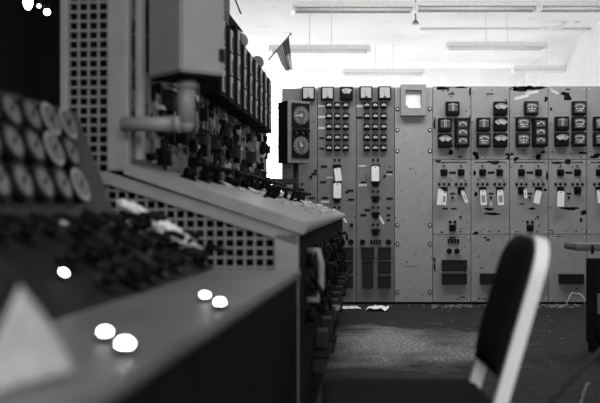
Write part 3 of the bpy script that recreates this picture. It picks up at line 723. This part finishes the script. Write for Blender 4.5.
# ------------------------------------------------------------------ chair
t = thing('office_chair', 'dark padded swivel chair with a bright metal back frame, turned sideways', 'chair', (.376, 2.42, 0), R(-1))
ca, sa = math.cos(R(16)), math.sin(R(16))
def bk(h, s, d): return (.17 + sa * h + ca * d, s, .59 + ca * h - sa * d)      # height up the back, across, behind
b = B(); NH, NS = 14, 12; gr = []
for side in (0, 1):
    g = []
    for i in range(NH + 1):
        h = .395 * i / NH; row = []
        h0 = h
        for j in range(NS + 1):
            q_ = -1 + 2 * j / NS; s = q_ * .157 * (1 - .10 * (i / NH) ** 6); h = h0 * (1 - .10 * abs(q_) ** 3.5 * (i / NH) ** 3)
            edge = (1 - abs(q_) ** 4) * (1 - abs(2 * i / NH - 1) ** 6)
            d = -.012 - .026 * edge if side == 0 else .004
            row.append(b.bm.verts.new(bk(h, s, d)))
        g.append(row)
    gr.append(g)
for g in gr:
    for i in range(NH):
        for j in range(NS): f = b.bm.faces.new((g[i][j], g[i + 1][j], g[i + 1][j + 1], g[i][j + 1])); f.smooth = True
ring = lambda g: [g[0][j] for j in range(NS)] + [g[i][NS] for i in range(NH)] + [g[NH][j] for j in range(NS, 0, -1)] + [g[i][0] for i in range(NH, 0, -1)]
r0, r1 = ring(gr[0]), ring(gr[1])
for i in range(len(r0)): k = (i + 1) % len(r0); b.bm.faces.new((r0[i], r0[k], r1[k], r1[i]))
obj('back_pad', b, 'uph', t)
def flat_bar(b, pts, w, th):
    """bar along pts (in the plane of the back): w deep behind the pad, th across"""
    ring = []
    for i, (h, s, d) in enumerate(pts):
        a, c_ = pts[max(i - 1, 0)], pts[min(i + 1, len(pts) - 1)]
        dh, ds = c_[0] - a[0], c_[1] - a[1]; l = math.hypot(dh, ds) or 1; nh, ns_ = -ds / l * th / 2, dh / l * th / 2
        ring.append([b.bm.verts.new(bk(h + k * nh, s + k * ns_, d + e)) for k, e in ((1, 0), (1, w), (-1, w), (-1, 0))])
    for p, q_ in zip(ring, ring[1:]):
        for k in range(4): b.bm.faces.new((p[k], p[(k + 1) % 4], q_[(k + 1) % 4], q_[k]))
    b.bm.faces.new(ring[0]); b.bm.faces.new(ring[-1][::-1])
b = B(); S_ = .166; pts = [(-.16, -S_, .0)] + [(h, -S_, .0) for h in (0, .1, .2, .29)]
for k in range(1, 9): a = R(180 - 90 * k / 8); pts.append((.29 + .10 * math.sin(a), -S_ + .09 + .09 * math.cos(a), 0))
pts += [(-p[0] if False else p[0], -p[1], p[2]) for p in pts[::-1]]
flat_bar(b, pts, .036, .018); obj('back_frame', b, 'frame', t)
b = B(); b.box(-.31, .17, -.22, .22, .435, .515, bev=.03); obj('seat', b, 'uph', t)
b = B(); b.box(-.27, .15, -.19, .19, .415, .437, bev=.004); b.box(.05, .145, -.20, -.175, .40, .43); b.box(.05, .145, .175, .20, .40, .43); obj('seat_pan', b, 'steel', t)
b = B(); b.cyl((-.07, 0, .12), (-.07, 0, .42), .03); b.cyl((-.07, 0, .09), (-.07, 0, .16), .05); obj('pedestal', b, 'steel', t)
for k in range(4):
    a = R(45 + 90 * k); e = (-.07 + .28 * math.cos(a), .28 * math.sin(a))
    b = B(); b.tube([(-.07, 0, .12), (-.07 + .15 * math.cos(a), .15 * math.sin(a), .105), (e[0], e[1], .08)], .02); o = obj('leg', b, 'steel', t)
    b = B(); b.cyl((e[0] - .012, e[1], .028), (e[0] + .012, e[1], .028), .028); b.cyl((e[0], e[1], .05), (e[0], e[1], .08), .01); obj('caster', b, 'black', o)

# ------------------------------------------------------------------ right foreground: table, equipment, tripod
YT = 6.0; zt_ = Z(243.5, YT)
t = thing('work_table', 'round-edged work table reaching in from the right edge', 'table', (X(640, YT), YT + .1, 0))
xl = X(563, YT + .3) - X(640, YT)
b = B(); b.box(xl, 1.2, -.1, .2, zt_ - .055, zt_, bev=.024); obj('tabletop', b, 'table', t)
b = B(); b.box(xl + .11, xl + .125, -.11, -.09, zt_ - .075, zt_ - .012); obj('clip', b, 'black', t)
for x in (xl + .36, 1.1):
    for y in (-.06, .16):
        b = B(); b.cyl((x, y, 0), (x, y, zt_ - .05), .022, n=12); obj('leg', b, 'dark', t)
te = thing('equipment_case', 'dark equipment case with pale front standing under the right-hand table', 'equipment', (X(615, YT), YT + .05, 0))
b = B(); b.box(-.16, .16, -.09, .1, .06, .68, bev=.01); obj('case', b, 'black', te)
b = B(); b.box(-.145, .145, -.10, -.088, .29, .44, bev=.004); obj('front_plate', b, 'table', te)
for z in (.32, .365, .41): pass
for x in (-.13, .13):
    b = B(); b.box(x - .02, x + .02, -.07, .08, 0, .062); obj('foot', b, 'black', te)
b = B(); pts = []
for k in range(13):
    u = k / 12; pts.append((-.165 - .02 * math.sin(u * 3) + .10 * u * u, -.11, .33 - .33 * u + .012 * 0 + .008))
b.tube(pts, .008, n=8); obj('cable', b, 'black', te)
YP = 3.0
hub = Vector((X(668, YP), YP + .12, Z(298, YP)))
t = thing('tripod_stand', 'metal tripod stand with one leg slanting across the lower right corner', 'stand', (hub.x, hub.y, 0))
ft = [Vector((X(461, 3.0), 3.0, 0)), Vector((hub.x + .35, hub.y + .6, 0)), Vector((hub.x + .6, hub.y - .5, 0))]
for f_ in ft:
    a = Vector((0, 0, hub.z)); e = f_ - Vector((hub.x, hub.y, 0)); e.z = .012
    b = B(); b.tube([a, a.lerp(e, .5), e], .009, n=10); obj('leg', b, 'dark', t)
b = B(); b.cyl((0, 0, hub.z - .12), (0, 0, hub.z + .5), .018); b.ball((0, 0, hub.z), .035); obj('pole', b, 'dark', t)
b = B(); yw = 3.25
b.tube([(X(577, yw), yw, .004), (X(579, yw), yw, Z(408, yw)), (X(584, yw), yw, Z(392, yw)), (X(586.5, yw), yw, Z(384.5, yw)), (X(590, yw), yw, Z(383, yw))], .0016, n=6)
tag(obj('bent_wire', b, 'pale'), 'thin pale bent wire standing up behind the tripod leg', 'wire')
# wire loop against the foot of the panels
b = B(); yw = 8.95
b.tube([(X(566, yw), yw, .006), (X(570, yw), yw + .02, Z(297, yw)), (X(573, yw), yw + .03, Z(293, yw)), (X(577, yw), yw + .03, Z(294, yw)), (X(581, yw), yw + .03, Z(294, yw)), (X(584, yw), yw, Z(298, yw)), (X(585, yw), yw, .006)], .006, n=6)
tag(obj('wire_loop', b, 'pale'), 'thin pale wire loop sticking up from the floor before the panels', 'wire')

# ------------------------------------------------------------------ floor litter
def sheet(px, py, w, d, rz, label, curl=.01, seed=1):
    Y = H * F / (py - HY); b = B(); rnd = random.Random(seed); g = []
    for i in range(7):
        g.append([b.bm.verts.new(((i / 6 - .5) * w * (1 - .3 * (j / 4) * (seed % 2)), (j / 4 - .5) * d, .004 + curl * abs(math.sin(i * 1.3 + j * .9 + seed)))) for j in range(5)])
    for i in range(6):
        for j in range(4): b.bm.faces.new((g[i][j], g[i + 1][j], g[i + 1][j + 1], g[i][j + 1]))
    o = obj('paper_sheet', b, 'white', None, (X(px, Y), Y, 0)); o.rotation_euler = (0, 0, rz); tag(o, label, 'paper', 'papers on the floor')
    m = o.modifiers.new('thick', 'SOLIDIFY'); m.thickness = .002; m.offset = 1
sheet(350, 308, .20, .22, .1, 'flat white paper on the floor by the end of the tall bench', .006, 2)
sheet(379, 310, .24, .25, -.25, 'crumpled white paper on the floor before the blank panel', .035, 3)
b = B()
for k in range(150):
    px = random.choice([random.gauss(448, 14), random.uniform(345, 600), random.gauss(555, 8)]); Y = random.uniform(8.72, 9.0) if k < 138 else random.uniform(5.5, 8.6)
    r = random.uniform(.005, .02 if k < 138 else .012); x = X(px, Y); n = 5
    if not -.1 < x < 3.4: continue
    a0 = random.uniform(0, 6)
    if x < .62 and Y < 8.8: continue
    b.prism([(x + r * random.uniform(.5, 1.3) * math.cos(a0 + 2 * math.pi * i / n), Y + r * random.uniform(.5, 1.3) * math.sin(a0 + 2 * math.pi * i / n)) for i in range(n)], 'z', .0005, .004 + r * random.uniform(.1, .7))
o = tag(obj('floor_debris', b, 'bench'), 'pale paint chips scattered on the floor along the panels', 'debris'); o['kind'] = 'stuff'

# glowing blobs added in place of the glints at top left
def glow_blob(px, py, Y, r, label, sc=(1, 1, 1)):
    t = thing('hung_glint', label, 'lamp', (X(px, Y), Y, Z(py, Y)))  # added glow standing in for a glint, not a real lamp
    b = B(); b.ball((0, 0, 0), r, sc=sc); obj('glow_blob', b, 'glow_blob', t)
    b = B(); b.cyl((0, .0, r * sc[2] * .9), (0, .0, ZC - t.location.z), .01, n=8); b.cyl((0, 0, r * sc[2] * .8), (0, 0, r * sc[2] + .05), .03, n=12); obj('added_glow_rod', b, 'black', t)
glow_blob(28, 1, 7.2, .045, 'tall added glow standing in for a glint at the top left corner, above the gauges', (1, 1, 1.8))
glow_blob(47, 12, 7.6, .028, 'lowest and rightmost of the small added glows standing in for glints at top left', (1.2, 1, 1.2))
glow_blob(39, 6, 7.6, .02, 'small added glow standing in for a glint between the two brighter ones at top left')

# ------------------------------------------------------------------ light
def area(name, loc, rot, sx, sy, power):
    l = bpy.data.lights.new(name, 'AREA'); l.shape = 'RECTANGLE'; l.size = sx; l.size_y = sy; l.energy = power
    o = bpy.data.objects.new(name, l); COL.objects.link(o); o.location = loc; o.rotation_euler = rot; return o
area('rear_wall_fill', (1.0, 16.6, 1.7), (R(100), 0, 0), 7, 2.6, 130)           # added lamp turned to the rear wall to brighten it
area('rear_fill_uplight', (.8, 13.3, 1.9), (R(180), 0, 0), 7, 6.0, 120)  # added lamp hidden behind the panels, brightens the hall ceiling
area('control_room_overhead', (1.6, 7.8, 3.84), (R(14), 0, 0), 4.4, .9, 165)            # overhead area lamp above the aisle, towards the panels; no skylight opening
area('right_fill', (4.4, .9, 2.0), (0, R(90), R(-25)), 2.0, 2.4, 70)  # added fill from the right for the chair frame; no window built
area('front_fill', (.3, -1.9, 2.6), (R(82), 0, R(3)), 2.2, 1.2, 110)  # added fill behind the camera, in front of a solid wall
area('near_overhead_fill', (.2, 1.4, 3.7), (0, 0, 0), 1.6, 1.6, 12)  # added lamp above the near bench, no fitting built
wd = bpy.data.worlds.new('world'); S.world = wd; wd.use_nodes = True
wd.node_tree.nodes['Background'].inputs['Color'].default_value = (.8, .8, .8, 1); wd.node_tree.nodes['Background'].inputs['Strength'].default_value = .2

# ------------------------------------------------------------------ camera
cam = bpy.data.cameras.new('camera'); co = bpy.data.objects.new('camera', cam); COL.objects.link(co)
co.location = (0, 0, H); co.rotation_euler = (R(90), 0, 0)
cam.sensor_fit = 'HORIZONTAL'; cam.sensor_width = 36; cam.lens = 36 * F / 600
cam.shift_y = (HY - 201.5) / 600.0
cam.clip_start = .02
cam.dof.use_dof = True; cam.dof.focus_distance = 7.4; cam.dof.aperture_fstop = 2.0; cam.dof.aperture_blades = 0
S.camera = co
S.view_settings.view_transform = 'Standard'; S.view_settings.look = 'None'; S.view_settings.gamma = 1; S.view_settings.exposure = 0
